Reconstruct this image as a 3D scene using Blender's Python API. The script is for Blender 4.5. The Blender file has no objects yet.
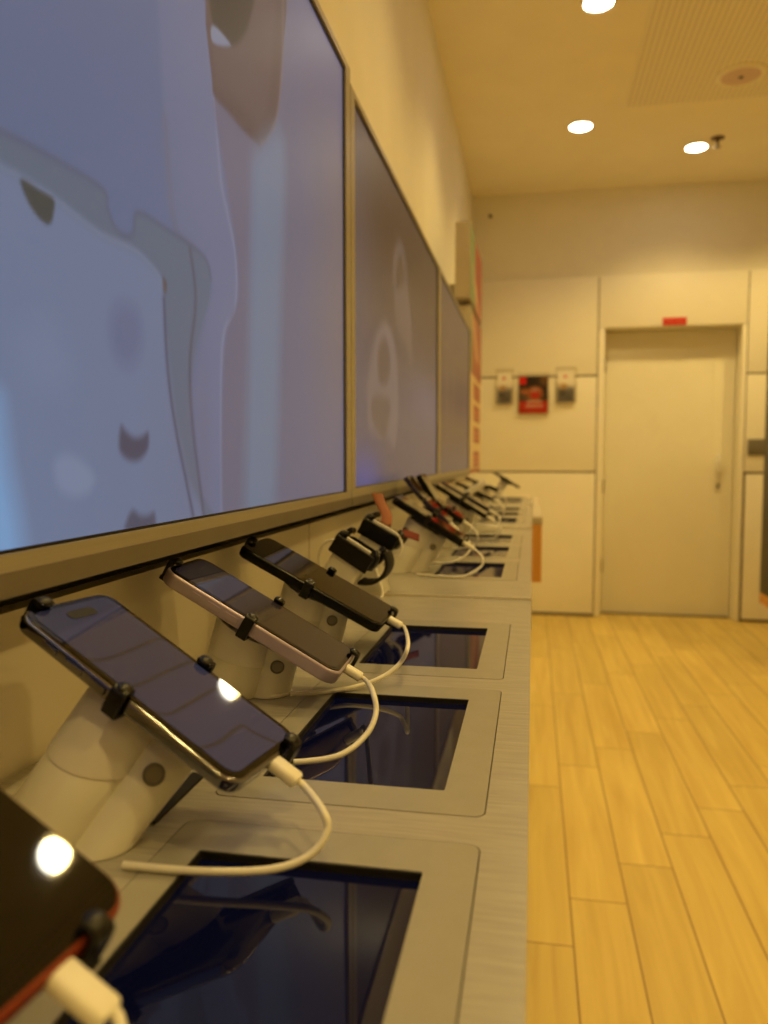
import bpy, bmesh, math, random
import numpy as np
from mathutils import Vector, Matrix, Euler
random.seed(7)
sc = bpy.context.scene
COL = sc.collection
PI = math.pi

# ------------------------------------------------------------------ materials
def lin(c):
    return tuple((v / 12.92 if v <= .04045 else ((v + .055) / 1.055) ** 2.4) for v in c)

def mat(name, rgb, rough=.5, metal=0., spec=.5, noise=0., nscale=40., bump=0., coat=0., stretch=None,
        trans=0., alpha=1., emit=None, estr=0., ior=1.45):
    m = bpy.data.materials.new(name); m.use_nodes = True
    nt = m.node_tree; b = nt.nodes['Principled BSDF']
    c = lin(rgb)
    b.inputs['Base Color'].default_value = (*c, 1)
    b.inputs['Roughness'].default_value = rough
    b.inputs['Metallic'].default_value = metal
    b.inputs['Specular IOR Level'].default_value = spec
    b.inputs['IOR'].default_value = ior
    b.inputs['Coat Weight'].default_value = coat
    b.inputs['Coat Roughness'].default_value = .03
    b.inputs['Transmission Weight'].default_value = trans
    b.inputs['Alpha'].default_value = alpha
    if emit:
        b.inputs['Emission Color'].default_value = (*lin(emit), 1)
        b.inputs['Emission Strength'].default_value = estr
    if noise or bump:
        tc = nt.nodes.new('ShaderNodeTexCoord'); n = nt.nodes.new('ShaderNodeTexNoise')
        n.inputs['Scale'].default_value = nscale; n.inputs['Detail'].default_value = 4
        src = tc.outputs['Object']
        if stretch:
            mp = nt.nodes.new('ShaderNodeMapping'); mp.inputs['Scale'].default_value = stretch
            nt.links.new(src, mp.inputs['Vector']); src = mp.outputs['Vector']
        nt.links.new(src, n.inputs['Vector'])
        if noise:
            r = nt.nodes.new('ShaderNodeValToRGB')
            lo = tuple(max(0, v * (1 - noise)) for v in c); hi = tuple(min(1, v * (1 + noise)) for v in c)
            r.color_ramp.elements[0].position = .3; r.color_ramp.elements[1].position = .7
            r.color_ramp.elements[0].color = (*lo, 1); r.color_ramp.elements[1].color = (*hi, 1)
            nt.links.new(n.outputs['Fac'], r.inputs['Fac']); nt.links.new(r.outputs['Color'], b.inputs['Base Color'])
        if bump:
            bp = nt.nodes.new('ShaderNodeBump'); bp.inputs['Strength'].default_value = bump
            bp.inputs['Distance'].default_value = .002
            nt.links.new(n.outputs['Fac'], bp.inputs['Height']); nt.links.new(bp.outputs['Normal'], b.inputs['Normal'])
    return m

def mat_picture(name, rough=.3, emit=0., spec=.5, base=1.):
    """printed or displayed picture held in the colour attribute 'Col'"""
    m = bpy.data.materials.new(name); m.use_nodes = True
    nt = m.node_tree; b = nt.nodes['Principled BSDF']
    a = nt.nodes.new('ShaderNodeVertexColor'); a.layer_name = 'Col'
    if base > 0:
        nt.links.new(a.outputs['Color'], b.inputs['Base Color'])
    else:
        b.inputs['Base Color'].default_value = (.02, .02, .022, 1)
    b.inputs['Roughness'].default_value = rough
    b.inputs['Specular IOR Level'].default_value = spec
    if emit:
        nt.links.new(a.outputs['Color'], b.inputs['Emission Color'])
        b.inputs['Emission Strength'].default_value = emit
    return m

M = {}
M['wall'] = mat('painted_wall', (.90, .885, .84), .75, noise=.02, nscale=6, bump=.03)
M['ceiling'] = mat('ceiling_paint', (.95, .925, .86), .8, noise=.02, nscale=4)
M['panel'] = mat('wall_cladding', (.93, .915, .875), .45, noise=.015, nscale=5)
M['gap'] = mat('shadow_gap', (.46, .42, .37), .8)
M['door'] = mat('door_paint', (.91, .895, .84), .45, noise=.015, nscale=5)
M['white_plastic'] = mat('white_plastic', (.86, .85, .82), .35, noise=.01)
M['cable'] = mat('cable_white', (.93, .92, .89), .45, noise=.02)
M['counter'] = mat('counter_laminate', (.66, .645, .62), .25, spec=.9, noise=.10, nscale=30, stretch=(1, 14, 1), bump=.02)
M['plate'] = mat('cover_plate_grey', (.63, .62, .59), .20, spec=.9, noise=.03, nscale=60)
M['gasket'] = mat('dark_gasket', (.10, .09, .08), .6)
M['black'] = mat('black_plastic', (.035, .033, .032), .3, noise=.1)
M['blackmat'] = mat('black_rubber', (.03, .03, .03), .6, noise=.1)
M['glass_black'] = mat('black_glass', (.012, .012, .014), .03, spec=.5, ior=1.5, noise=.02)
M['tablet_glass_glow'] = mat('tablet_glass_glow', (.012, .012, .014), .03, spec=.5, ior=1.5, noise=.02, emit=(.16, .18, .36), estr=.06)  # dim blue glow stands in for the wall screens' reflection
M['frame_metal'] = mat('champagne_metal', (.66, .64, .60), .38, metal=.35, noise=.06, nscale=25, stretch=(1, .2, 12))
M['body_board'] = mat('cream_board', (.74, .70, .64), .5, noise=.03, nscale=8)
M['back_board'] = mat('back_board', (.86, .83, .76), .5, noise=.02, nscale=8)
M['shaded_rail_metal'] = mat('shaded_rail_metal', (.49, .465, .44), .4, metal=.4, noise=.05, nscale=25)  # darker than the frame: shade of the down-facing band put into the colour
M['trim_metal'] = mat('trim_metal', (.86, .83, .76), .4, metal=.2, noise=.03)
M['gap_shade'] = mat('painted_gap_shade', (.05, .045, .04), .7)  # near-black colour painting the shade under and behind the screen cabinet
M['chrome'] = mat('polished_steel', (.52, .52, .56), .10, metal=1., noise=.02)
M['pink'] = mat('pink_aluminium', (.70, .645, .75), .32, metal=.3, noise=.02)
M['graphite'] = mat('graphite_metal', (.07, .068, .066), .25, metal=.5, noise=.04)
M['orange_metal'] = mat('orange_aluminium', (.52, .21, .10), .45, metal=.2, noise=.03)
M['violet'] = mat('violet_metal', (.17, .15, .27), .3, metal=.4, noise=.03)
M['silver'] = mat('silver_metal', (.80, .79, .78), .25, metal=.9, noise=.02)
M['orange_strap'] = mat('orange_strap', (.58, .33, .19), .6, noise=.05)
M['red_strap'] = mat('red_strap', (.52, .22, .18), .6, noise=.05)
M['wood'] = mat('orange_wood', (.80, .58, .30), .5, noise=.10, nscale=14, stretch=(8, 1, 1))
M['red'] = mat('red_plastic', (.78, .10, .08), .45, noise=.02)
M['red_print'] = mat('red_print', (.78, .08, .10), .5, noise=.02)
M['white_print'] = mat('white_print', (.92, .90, .86), .5, noise=.01)
M['grey_plate'] = mat('grey_switch', (.50, .48, .44), .4, metal=.3, noise=.03)
M['brown_grille'] = mat('speaker_grille', (.84, .75, .74), .6, noise=.04, nscale=220)
M['brass'] = mat('sprinkler_metal', (.40, .33, .25), .35, metal=.8, noise=.05)
M['dark_metal'] = mat('dark_metal', (.16, .14, .13), .4, metal=.4, noise=.06)
M['lens'] = mat('lamp_lens', (1, 1, 1), .4, emit=(1., .965, .88), estr=30., noise=.0)

def frosted(name):
    m = bpy.data.materials.new(name); m.use_nodes = True
    nt = m.node_tree; b = nt.nodes['Principled BSDF']
    b.inputs['Base Color'].default_value = (*lin((.93, .915, .90)), 1); b.inputs['Roughness'].default_value = .35
    t = nt.nodes.new('ShaderNodeBsdfTranslucent'); t.inputs['Color'].default_value = (*lin((.88, .86, .84)), 1)
    mx = nt.nodes.new('ShaderNodeMixShader'); mx.inputs['Fac'].default_value = .2
    o = nt.nodes['Material Output']
    nt.links.new(b.outputs[0], mx.inputs[1]); nt.links.new(t.outputs[0], mx.inputs[2]); nt.links.new(mx.outputs[0], o.inputs['Surface'])
    return m
M['frosted'] = frosted('frosted_acrylic')

def clear(name):
    m = bpy.data.materials.new(name); m.use_nodes = True
    nt = m.node_tree; nt.nodes.remove(nt.nodes['Principled BSDF'])
    t = nt.nodes.new('ShaderNodeBsdfTransparent'); t.inputs['Color'].default_value = (.96, .95, .93, 1)
    g = nt.nodes.new('ShaderNodeBsdfGlossy'); g.inputs['Roughness'].default_value = .08
    f = nt.nodes.new('ShaderNodeValue'); f.outputs[0].default_value = .06
    mx = nt.nodes.new('ShaderNodeMixShader')
    nt.links.new(f.outputs[0], mx.inputs['Fac']); nt.links.new(t.outputs[0], mx.inputs[1]); nt.links.new(g.outputs[0], mx.inputs[2])
    nt.links.new(mx.outputs[0], nt.nodes['Material Output'].inputs['Surface'])
    return m
M['acrylic'] = clear('clear_acrylic')

def floor_material():
    m = bpy.data.materials.new('oak_planks'); m.use_nodes = True
    nt = m.node_tree; N = nt.nodes; L = nt.links; b = N['Principled BSDF']
    def math_(op, a, c=None):
        n = N.new('ShaderNodeMath'); n.operation = op
        for i, v in enumerate((a, c)):
            if v is None: continue
            if isinstance(v, (int, float)): n.inputs[i].default_value = v
            else: L.new(v, n.inputs[i])
        return n.outputs[0]
    tc = N.new('ShaderNodeTexCoord'); sp = N.new('ShaderNodeSeparateXYZ'); L.new(tc.outputs['Object'], sp.inputs[0])
    u = math_('DIVIDE', math_('SUBTRACT', sp.outputs['X'], .108), .1437)
    col = math_('FLOOR', u); fu = math_('SUBTRACT', u, col)
    v = math_('DIVIDE', math_('SUBTRACT', math_('SUBTRACT', sp.outputs['Y'], 2.005), math_('MULTIPLY', col, .205)), .9)
    row = math_('FLOOR', v); fv = math_('SUBTRACT', v, row)
    eu = math_('MULTIPLY', math_('MINIMUM', fu, math_('SUBTRACT', 1., fu)), .1437)
    ev = math_('MULTIPLY', math_('MINIMUM', fv, math_('SUBTRACT', 1., fv)), .9)
    d = math_('MINIMUM', eu, ev)
    seam = N.new('ShaderNodeMapRange'); seam.inputs[1].default_value = .0008; seam.inputs[2].default_value = .0026
    L.new(d, seam.inputs[0])
    cmb = N.new('ShaderNodeCombineXYZ'); L.new(col, cmb.inputs[0]); L.new(row, cmb.inputs[1])
    wn = N.new('ShaderNodeTexWhiteNoise'); L.new(cmb.outputs[0], wn.inputs['Vector'])
    # grain
    mp = N.new('ShaderNodeMapping'); mp.inputs['Scale'].default_value = (26, 1.6, 1)
    off = N.new('ShaderNodeVectorMath'); off.operation = 'ADD'
    L.new(tc.outputs['Object'], mp.inputs['Vector']); L.new(mp.outputs['Vector'], off.inputs[0]); L.new(wn.outputs['Color'], off.inputs[1])
    sc_ = N.new('ShaderNodeVectorMath'); sc_.operation = 'SCALE'; sc_.inputs['Scale'].default_value = 17.
    L.new(wn.outputs['Color'], sc_.inputs[0]); L.new(sc_.outputs[0], off.inputs[1])
    nz = N.new('ShaderNodeTexNoise'); nz.inputs['Scale'].default_value = 1.; nz.inputs['Detail'].default_value = 6; nz.inputs['Distortion'].default_value = .8
    L.new(off.outputs[0], nz.inputs['Vector'])
    ramp = N.new('ShaderNodeValToRGB')
    ramp.color_ramp.elements[0].position = .25; ramp.color_ramp.elements[0].color = (*lin((.725, .615, .350)), 1)
    ramp.color_ramp.elements[1].position = .75; ramp.color_ramp.elements[1].color = (*lin((.815, .727, .441)), 1)
    L.new(nz.outputs['Fac'], ramp.inputs['Fac'])
    hsv = N.new('ShaderNodeHueSaturation'); L.new(ramp.outputs['Color'], hsv.inputs['Color'])
    L.new(math_('ADD', math_('MULTIPLY', wn.outputs['Value'], .16), .92), hsv.inputs['Value'])
    mx = N.new('ShaderNodeMix'); mx.data_type = 'RGBA'
    mx.inputs[6].default_value = (*lin((.42, .30, .16)), 1)
    L.new(hsv.outputs['Color'], mx.inputs[7]); L.new(seam.outputs[0], mx.inputs[0])
    L.new(mx.outputs[2], b.inputs['Base Color'])
    b.inputs['Roughness'].default_value = .42; b.inputs['Specular IOR Level'].default_value = .35
    return m
M['floor'] = floor_material()

def perforated_material():
    m = bpy.data.materials.new('perforated_board'); m.use_nodes = True
    nt = m.node_tree; N = nt.nodes; L = nt.links; b = N['Principled BSDF']
    tc = N.new('ShaderNodeTexCoord'); sp = N.new('ShaderNodeSeparateXYZ'); L.new(tc.outputs['Object'], sp.inputs[0])
    def cell(o):
        a = N.new('ShaderNodeMath'); a.operation = 'DIVIDE'; a.inputs[1].default_value = .027; L.new(o, a.inputs[0])
        f = N.new('ShaderNodeMath'); f.operation = 'FRACT'; L.new(a.outputs[0], f.inputs[0])
        s = N.new('ShaderNodeMath'); s.operation = 'SUBTRACT'; s.inputs[1].default_value = .5; L.new(f.outputs[0], s.inputs[0])
        p = N.new('ShaderNodeMath'); p.operation = 'MULTIPLY'; L.new(s.outputs[0], p.inputs[0]); L.new(s.outputs[0], p.inputs[1])
        return p.outputs[0]
    ad = N.new('ShaderNodeMath'); ad.operation = 'ADD'; L.new(cell(sp.outputs['X']), ad.inputs[0]); L.new(cell(sp.outputs['Y']), ad.inputs[1])
    r = N.new('ShaderNodeMapRange'); r.inputs[1].default_value = .05; r.inputs[2].default_value = .075; L.new(ad.outputs[0], r.inputs[0])
    mx = N.new('ShaderNodeMix'); mx.data_type = 'RGBA'
    mx.inputs[6].default_value = (*lin((.78, .745, .68)), 1); mx.inputs[7].default_value = (*lin((.94, .915, .85)), 1)
    L.new(r.outputs[0], mx.inputs[0]); L.new(mx.outputs[2], b.inputs['Base Color'])
    b.inputs['Roughness'].default_value = .8
    return m
M['perforated'] = perforated_material()
M['screen_picture'] = mat_picture('wall_screen_picture', rough=.36, emit=1., spec=.25, base=0)
M['phone_tones'] = mat_picture('phone_screen_tones', rough=.03, emit=1., spec=.5, base=0)
M['print'] = mat_picture('printed_picture', rough=.4, spec=.3)

# ------------------------------------------------------------------ mesh helpers
def link(name, me, material, parent=None, smooth=False, autosmooth=True):
    o = bpy.data.objects.new(name, me); COL.objects.link(o)
    if material: me.materials.append(material)
    if smooth:
        for p in me.polygons: p.use_smooth = True
        if autosmooth:
            try: me.set_sharp_from_angle(angle=math.radians(40))
            except Exception: pass
    if parent is not None: o.parent = parent
    return o

def obj(name, bm, material, parent=None, smooth=False):
    bmesh.ops.recalc_face_normals(bm, faces=bm.faces)
    me = bpy.data.meshes.new(name); bm.to_mesh(me); bm.free()
    return link(name, me, material, parent, smooth)

def thing(name, label, cat, loc=(0, 0, 0), group=None, rot=None):
    o = bpy.data.objects.new(name, None); COL.objects.link(o)
    o.empty_display_size = .02
    o.location = loc
    if rot is not None: o.rotation_euler = rot
    tag(o, label, cat, group); return o

def tag(o, label, cat, group=None):
    o['label'] = label; o['category'] = cat
    if group: o['group'] = group
    return o

def struct(o): o['kind'] = 'structure'; return o

def box(bm, x0, x1, y0, y1, z0, z1, bev=0.):
    vs = [bm.verts.new(p) for p in ((x0, y0, z0), (x1, y0, z0), (x1, y1, z0), (x0, y1, z0), (x0, y0, z1), (x1, y0, z1), (x1, y1, z1), (x0, y1, z1))]
    fs = [bm.faces.new([vs[i] for i in f]) for f in ((0, 3, 2, 1), (4, 5, 6, 7), (0, 1, 5, 4), (1, 2, 6, 5), (2, 3, 7, 6), (3, 0, 4, 7))]
    if bev:
        es = list({e for f in fs for e in f.edges})
        bmesh.ops.bevel(bm, geom=es, offset=bev, segments=2, profile=.6, affect='EDGES')
    return bm

def bx(name, x0, x1, y0, y1, z0, z1, material, parent=None, bev=0., off=(0, 0, 0)):
    bm = bmesh.new(); box(bm, x0 - off[0], x1 - off[0], y0 - off[1], y1 - off[1], z0 - off[2], z1 - off[2], bev)
    return obj(name, bm, material, parent, smooth=bev > 0)

def rr_loop(L, W, r, seg=8):
    pts = []
    for cx, cy, a0 in ((L / 2 - r, W / 2 - r, 0), (-L / 2 + r, W / 2 - r, PI / 2), (-L / 2 + r, -W / 2 + r, PI), (L / 2 - r, -W / 2 + r, 1.5 * PI)):
        for k in range(seg + 1):
            a = a0 + PI / 2 * k / seg
            pts.append((cx + r * math.cos(a), cy + r * math.sin(a)))
    return pts

def bridge_rings(bm, rings, cap0=True, cap1=True):
    n = len(rings[0])
    for a, b in zip(rings[:-1], rings[1:]):
        for i in range(n):
            bm.faces.new((a[i], a[(i + 1) % n], b[(i + 1) % n], b[i]))
    if cap0: bm.faces.new(list(reversed(rings[0])))
    if cap1: bm.faces.new(rings[-1])

def rr_prism(L, W, r, prof, c=(0, 0), seg=8, bm=None):
    """prof: list of (inset, z)"""
    bm = bm or bmesh.new(); rings = []
    for ins, z in prof:
        rings.append([bm.verts.new((c[0] + x, c[1] + y, z)) for x, y in rr_loop(L - 2 * ins, W - 2 * ins, max(r - ins, .0004), seg)])
    bridge_rings(bm, rings); return bm

def round_prof(z0, z1, b, n=4):
    p = []
    for k in range(n + 1):
        a = PI / 2 * k / n; p.append((b * (1 - math.sin(a)), z0 + b * (1 - math.cos(a))))
    for k in range(n + 1):
        a = PI / 2 * k / n; p.append((b * (1 - math.cos(a)), z1 - b * (1 - math.sin(a))))
    return [(b * 1.35, z0)] + p + [(b * 1.35, z1)]

def lathe(bm, prof, c, n=48, axis=2):
    """prof: (radius, height) revolved around a vertical axis through c"""
    rings = []
    for r, h in prof:
        rings.append([bm.verts.new((c[0] + r * math.cos(2 * PI * i / n), c[1] + r * math.sin(2 * PI * i / n), c[2] + h)) for i in range(n)])
    bridge_rings(bm, rings); return bm

def smooth_path(pts, n=8):
    P = [Vector(p) for p in pts]; out = []
    for i in range(len(P) - 1):
        p0 = P[max(i - 1, 0)]; p1 = P[i]; p2 = P[i + 1]; p3 = P[min(i + 2, len(P) - 1)]
        for k in range(n):
            t = k / n
            out.append(.5 * ((2 * p1) + (p2 - p0) * t + (2 * p0 - 5 * p1 + 4 * p2 - p3) * t * t + (3 * p1 - p0 - 3 * p2 + p3) * t ** 3))
    out.append(P[-1]); return out

def sweep(pts, r, n=10, sub=8, bm=None, radii=None, flat=1.):
    path = smooth_path(pts, sub) if sub > 1 else [Vector(p) for p in pts]
    bm = bm or bmesh.new(); rings = []; up = None
    for i, p in enumerate(path):
        t = (path[min(i + 1, len(path) - 1)] - path[max(i - 1, 0)])
        t = t.normalized() if t.length > 1e-9 else Vector((0, 0, 1))
        if up is None:
            up = t.orthogonal().normalized()
        up = (up - t * up.dot(t)); up = up.normalized() if up.length > 1e-6 else t.orthogonal().normalized()
        s = t.cross(up)
        rr = r if radii is None else radii(i / (len(path) - 1))
        rings.append([bm.verts.new(p + rr * (math.cos(2 * PI * k / n) * up + flat * math.sin(2 * PI * k / n) * s)) for k in range(n)])
    bridge_rings(bm, rings); return bm

def strip_sweep(pts, width, thick, axis=(0, 1, 0), sub=6, bm=None):
    """flat strap: a rectangular section kept parallel to axis"""
    path = smooth_path(pts, sub); ax = Vector(axis).normalized(); bm = bm or bmesh.new(); rings = []
    for i, p in enumerate(path):
        t = (path[min(i + 1, len(path) - 1)] - path[max(i - 1, 0)]).normalized(); nn = t.cross(ax).normalized()
        w, h = width / 2, thick / 2; q = .72
        rings.append([bm.verts.new(p + ax * a * w + nn * b * h) for a, b in ((-1, -q), (-.9, -1), (.9, -1), (1, -q), (1, q), (.9, 1), (-.9, 1), (-1, q))])
    bridge_rings(bm, rings); return bm

def holed_plate(name, outer, holes, z0, z1, material, parent=None):
    """flat plate in XY with rounded holes cut out (all loops as lists of xy)"""
    cu = bpy.data.curves.new(name, 'CURVE'); cu.dimensions = '2D'; cu.fill_mode = 'BOTH'
    for loop in [outer] + holes:
        sp = cu.splines.new('POLY'); sp.points.add(len(loop) - 1); sp.use_cyclic_u = True
        for p, q in zip(sp.points, loop): p.co = (q[0], q[1], 0, 1)
    cu.extrude = (z1 - z0) / 2
    tmp = bpy.data.objects.new(name, cu); COL.objects.link(tmp)
    dg = bpy.context.evaluated_depsgraph_get()
    me = bpy.data.meshes.new_from_object(tmp.evaluated_get(dg))
    bpy.data.objects.remove(tmp)
    me.transform(Matrix.Translation((0, 0, (z0 + z1) / 2)))
    me.materials.clear()
    me.name = name
    return link(name, me, material, parent)

def shift(loop, c): return [(x + c[0], y + c[1]) for x, y in loop]

def poly_sd(U, V, poly):
    """signed distance (negative inside) from points to a closed polygon"""
    d2 = np.full(U.shape, 1e9); ins = np.zeros(U.shape, bool)
    n = len(poly)
    for i in range(n):
        x0, y0 = poly[i]; x1, y1 = poly[(i + 1) % n]
        ex, ey = x1 - x0, y1 - y0; l2 = ex * ex + ey * ey + 1e-12
        t = np.clip(((U - x0) * ex + (V - y0) * ey) / l2, 0, 1)
        d2 = np.minimum(d2, (U - x0 - t * ex) ** 2 + (V - y0 - t * ey) ** 2)
        if abs(y1 - y0) > 1e-12:
            c = ((y0 > V) != (y1 > V)) & (U < (x1 - x0) * (V - y0) / (y1 - y0) + x0)
            ins ^= c
    d = np.sqrt(d2); return np.where(ins, -d, d)

def line_d(U, V, pts):
    d2 = np.full(U.shape, 1e9)
    for (x0, y0), (x1, y1) in zip(pts[:-1], pts[1:]):
        ex, ey = x1 - x0, y1 - y0; l2 = ex * ex + ey * ey + 1e-12
        t = np.clip(((U - x0) * ex + (V - y0) * ey) / l2, 0, 1)
        d2 = np.minimum(d2, (U - x0 - t * ex) ** 2 + (V - y0 - t * ey) ** 2)
    return np.sqrt(d2)

def curve2(pts, n=5, closed=False):
    q = list(pts)
    if closed: q = [pts[-1]] + q + [pts[0], pts[1]]
    P = [(p[0], p[1], 0) for p in q]
    s = smooth_path(P, n)
    if closed: s = s[n:-n]
    return [(v.x, v.y) for v in s]

class Paint:
    """a picture in plane coordinates, sampled at mesh vertices"""
    def __init__(s, U, V, rgb):
        s.U, s.V = U, V; s.c = np.ones(U.shape + (3,)) * np.array(rgb)
    def mix(s, a, rgb):
        a = np.clip(a, 0, 1)[..., None]; s.c = s.c * (1 - a) + np.asarray(rgb) * a
    def poly(s, pts, rgb, soft=.004, op=1., smooth=True):
        p = curve2(pts, 4, True) if smooth else pts
        s.mix(op * np.clip(.5 - poly_sd(s.U, s.V, p) / soft, 0, 1), rgb)
    def line(s, pts, rgb, w=.002, op=1., smooth=True):
        p = curve2(pts, 5) if smooth else pts
        s.mix(op * np.exp(-(line_d(s.U, s.V, p) / w) ** 2), rgb)
    def rect(s, u0, u1, v0, v1, rgb, soft=.0015, op=1.):
        d = np.maximum(np.maximum(u0 - s.U, s.U - u1), np.maximum(v0 - s.V, s.V - v1)); s.mix(op * np.clip(.5 - d / soft, 0, 1), rgb)
    def blob(s, u, v, ru, rv, rgb, op=1.):
        s.mix(op * np.exp(-(((s.U - u) / ru) ** 2 + ((s.V - v) / rv) ** 2)), rgb)
    def disc(s, u, v, ru, rv, rgb, soft=.15, op=1.):
        d = np.sqrt(((s.U - u) / ru) ** 2 + ((s.V - v) / rv) ** 2) - 1; s.mix(op * np.clip(.5 - d / soft, 0, 1), rgb)

def picture(name, origin, eu, ev, u0, u1, v0, v1, nu, nv, painter, material, parent=None, keep=None):
    us = np.linspace(u0, u1, nu + 1); vs = np.linspace(v0, v1, nv + 1)
    U, V = np.meshgrid(us, vs)
    P = painter(U, V)
    o = np.array(origin); eu = np.array(eu, float); ev = np.array(ev, float)
    co = o + U[..., None] * eu + V[..., None] * ev
    idx = np.arange((nu + 1) * (nv + 1)).reshape(nv + 1, nu + 1)
    f = np.stack([idx[:-1, :-1], idx[:-1, 1:], idx[1:, 1:], idx[1:, :-1]], -1).reshape(-1, 4)
    if keep is not None:
        Uc = (U[:-1, :-1] + U[1:, 1:]) / 2; Vc = (V[:-1, :-1] + V[1:, 1:]) / 2
        f = f[keep(Uc, Vc).reshape(-1)]
    me = bpy.data.meshes.new(name)
    me.from_pydata(co.reshape(-1, 3).tolist(), [], f.tolist())
    ca = me.color_attributes.new('Col', 'FLOAT_COLOR', 'POINT')
    c = np.clip(P.c.reshape(-1, 3), 0, 1)
    c = np.where(c <= .04045, c / 12.92, ((c + .055) / 1.055) ** 2.4)
    ca.data.foreach_set('color', np.concatenate([c, np.ones((len(c), 1))], 1).astype(np.float32).ravel())
    me.update()
    return link(name, me, material, parent)

# ------------------------------------------------------------------ room shell
TZ = .943                      # counter top height
XW, XR, YF, YN, CZ = -.445, 3.0, 5.75, -3.0, 3.0
struct(bx('floor', XW - .1, XR + .1, YN - .1, YF + .3, -.05, 0, M['floor']))
struct(bx('ceiling', XW - .1, XR + .1, YN - .1, YF + .3, CZ, CZ + .05, M['ceiling']))
struct(bx('wall_left', XW - .1, XW, YN - .1, YF + .3, 0, CZ, M['wall']))
struct(bx('wall_right', XR, XR + .1, YN - .1, YF + .3, 0, CZ, M['wall']))
struct(bx('wall_near', XW, XR, YN - .1, YN, 0, CZ, M['wall']))
DX0, DX1, DZ = .485, 1.388, 2.04
bm = bmesh.new()
box(bm, XW, DX0 - .03, YF, YF + .25, 0, CZ); box(bm, DX1 + .03, XR, YF, YF + .25, 0, CZ); box(bm, DX0 - .03, DX1 + .03, YF, YF + .25, DZ + .03, CZ)
wf = struct(obj('wall_far', bm, M['wall']))
# cladding boards on the far wall
def panel(x0, x1, z0, z1): bx('cladding_panel', x0, x1, YF - .02, YF, z0, z1, M['panel'], wf, bev=.002)
bx('joint_backing', XW, DX0 - .03, YF - .006, YF - .0005, 0, 2.395, M['gap'], wf)
bx('joint_backing', DX1 + .03, XR, YF - .006, YF - .0005, 0, 2.395, M['gap'], wf)
for z0, z1 in ((.022, 1.030), (1.042, 1.708), (1.720, 2.40)): panel(XW, .434, z0, z1)
panel(.442, DX0 + .0, .004, DZ + .0); panel(.442, 1.416, DZ + .004, 2.40)
panel(DX1, 1.416, .004, DZ)
for z0, z1 in ((.022, 1.026), (1.042, 1.704), (1.716, 2.40)): panel(1.424 + (.01 if z1 < 1.1 else 0), XR, z0, z1)
struct(bx('baseboard_far', XW, .44, YF - .026, YF - .02, 0, .02, M['gap']))
# door in its deep reveal
jm = bmesh.new()
box(jm, DX0 - .03, DX0, YF - .0, YF + .2, 0, DZ + .03); box(jm, DX1, DX1 + .03, YF, YF + .2, 0, DZ + .03); box(jm, DX0, DX1, YF, YF + .2, DZ, DZ + .03)
struct(obj('trim_1', jm, M['door']))
d1 = struct(bx('door_1', DX0 + .004, DX1 - .004, YF + .13, YF + .17, .008, DZ - .004, M['door'], bev=.002))
bx('edge_strip', 1.235, 1.242, YF + .1285, YF + .131, .01, DZ - .006, M['door'], d1)
for z in (.35, .93, 1.80):
    bm = bmesh.new(); lathe(bm, [(.009, -.05), (.009, .05)], (DX0 + .014, YF + .124, z), 16); obj('hinge', bm, M['silver'], d1, True)
bx('handle_plate', 1.268, 1.302, YF + .122, YF + .131, .90, 1.16, M['white_plastic'], d1, bev=.003)
bm = bmesh.new(); box(bm, 1.274, 1.297, YF + .085, YF + .122, 1.03, 1.13, .006); obj('handle', bm, M['white_plastic'], d1, True)
bm = bmesh.new(); box(bm, 1.279, 1.293, YF + .117, YF + .123, .925, .955, .002); obj('keyhole', bm, M['dark_metal'], d1)
bx('threshold', DX0 + .01, DX1 - .01, YF + .10, YF + .17, 0, .006, M['gap'], d1)

# red sign over the door
sg = thing('door_sign', 'small red sign with pale lettering above the door', 'sign', (.944, YF - .021, 2.073))
bx('sign_board', -.078, .078, -.005, 0, -.025, .025, M['red'], sg, bev=.001)
bm = bmesh.new(); x = -.058
for w in (.011, .009, .012, .010, .009, 0, .010, .012, .009, .011, .010):
    if w: box(bm, x, x + w * .72, -.0062, -.005, -.007, .007)
    x += (w or .006) + .0012
obj('lettering', bm, mat('sign_lettering', (.86, .45, .36), .5, noise=.02), sg)

# ceiling things
pp = bx('perforated_panel', .452, 2.9, 1.2, 4.46, CZ - .006, CZ, M['perforated']); tag(pp, 'square perforated acoustic panel set into the ceiling', 'ceiling panel')
LAMPS = [(.240, 3.445), (.241, 4.667), (.94, 5.10), (.27, 2.25)]
LL = ['round lit ceiling downlight cut by the top of the photo, nearest of three', 'round lit ceiling downlight farther along the screen wall, alone in plain ceiling', 'round lit ceiling downlight beside the sprinkler, close to the door wall', 'downlight above the counters seen only as a bright spot in the orange phone']
for (x, y), lb in zip(LAMPS, LL):
    t = thing('ceiling_downlight', lb, 'ceiling light', (x, y, CZ), 'ceiling downlights')
    bm = bmesh.new(); lathe(bm, [(.061, -.001), (.074, -.001), (.074, -.004), (.064, -.007), (.060, -.005)], (0, 0, 0)); obj('trim_ring', bm, M['ceiling'], t, True)
    bm = bmesh.new(); lathe(bm, [(.0005, -.003), (.058, -.003), (.058, -.006), (.05, -.009), (0.0005, -.010)], (0, 0, 0)); obj('lamp_lens', bm, M['lens'], t, True)
t = thing('ceiling_speaker', 'round brownish ceiling speaker in the perforated panel', 'speaker', (.968, 4.187, CZ - .006))
bm = bmesh.new(); lathe(bm, [(.085, -.0), (.118, 0), (.118, -.006), (.108, -.014), (.092, -.012), (.088, -.006)], (0, 0, 0)); obj('rim', bm, M['ceiling'], t, True)
bm = bmesh.new(); lathe(bm, [(.090, -.002), (.090, -.010), (.06, -.013), (.02, -.014), (.0005, -.014)], (0, 0, 0)); obj('grille', bm, M['brown_grille'], t, True)
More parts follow.
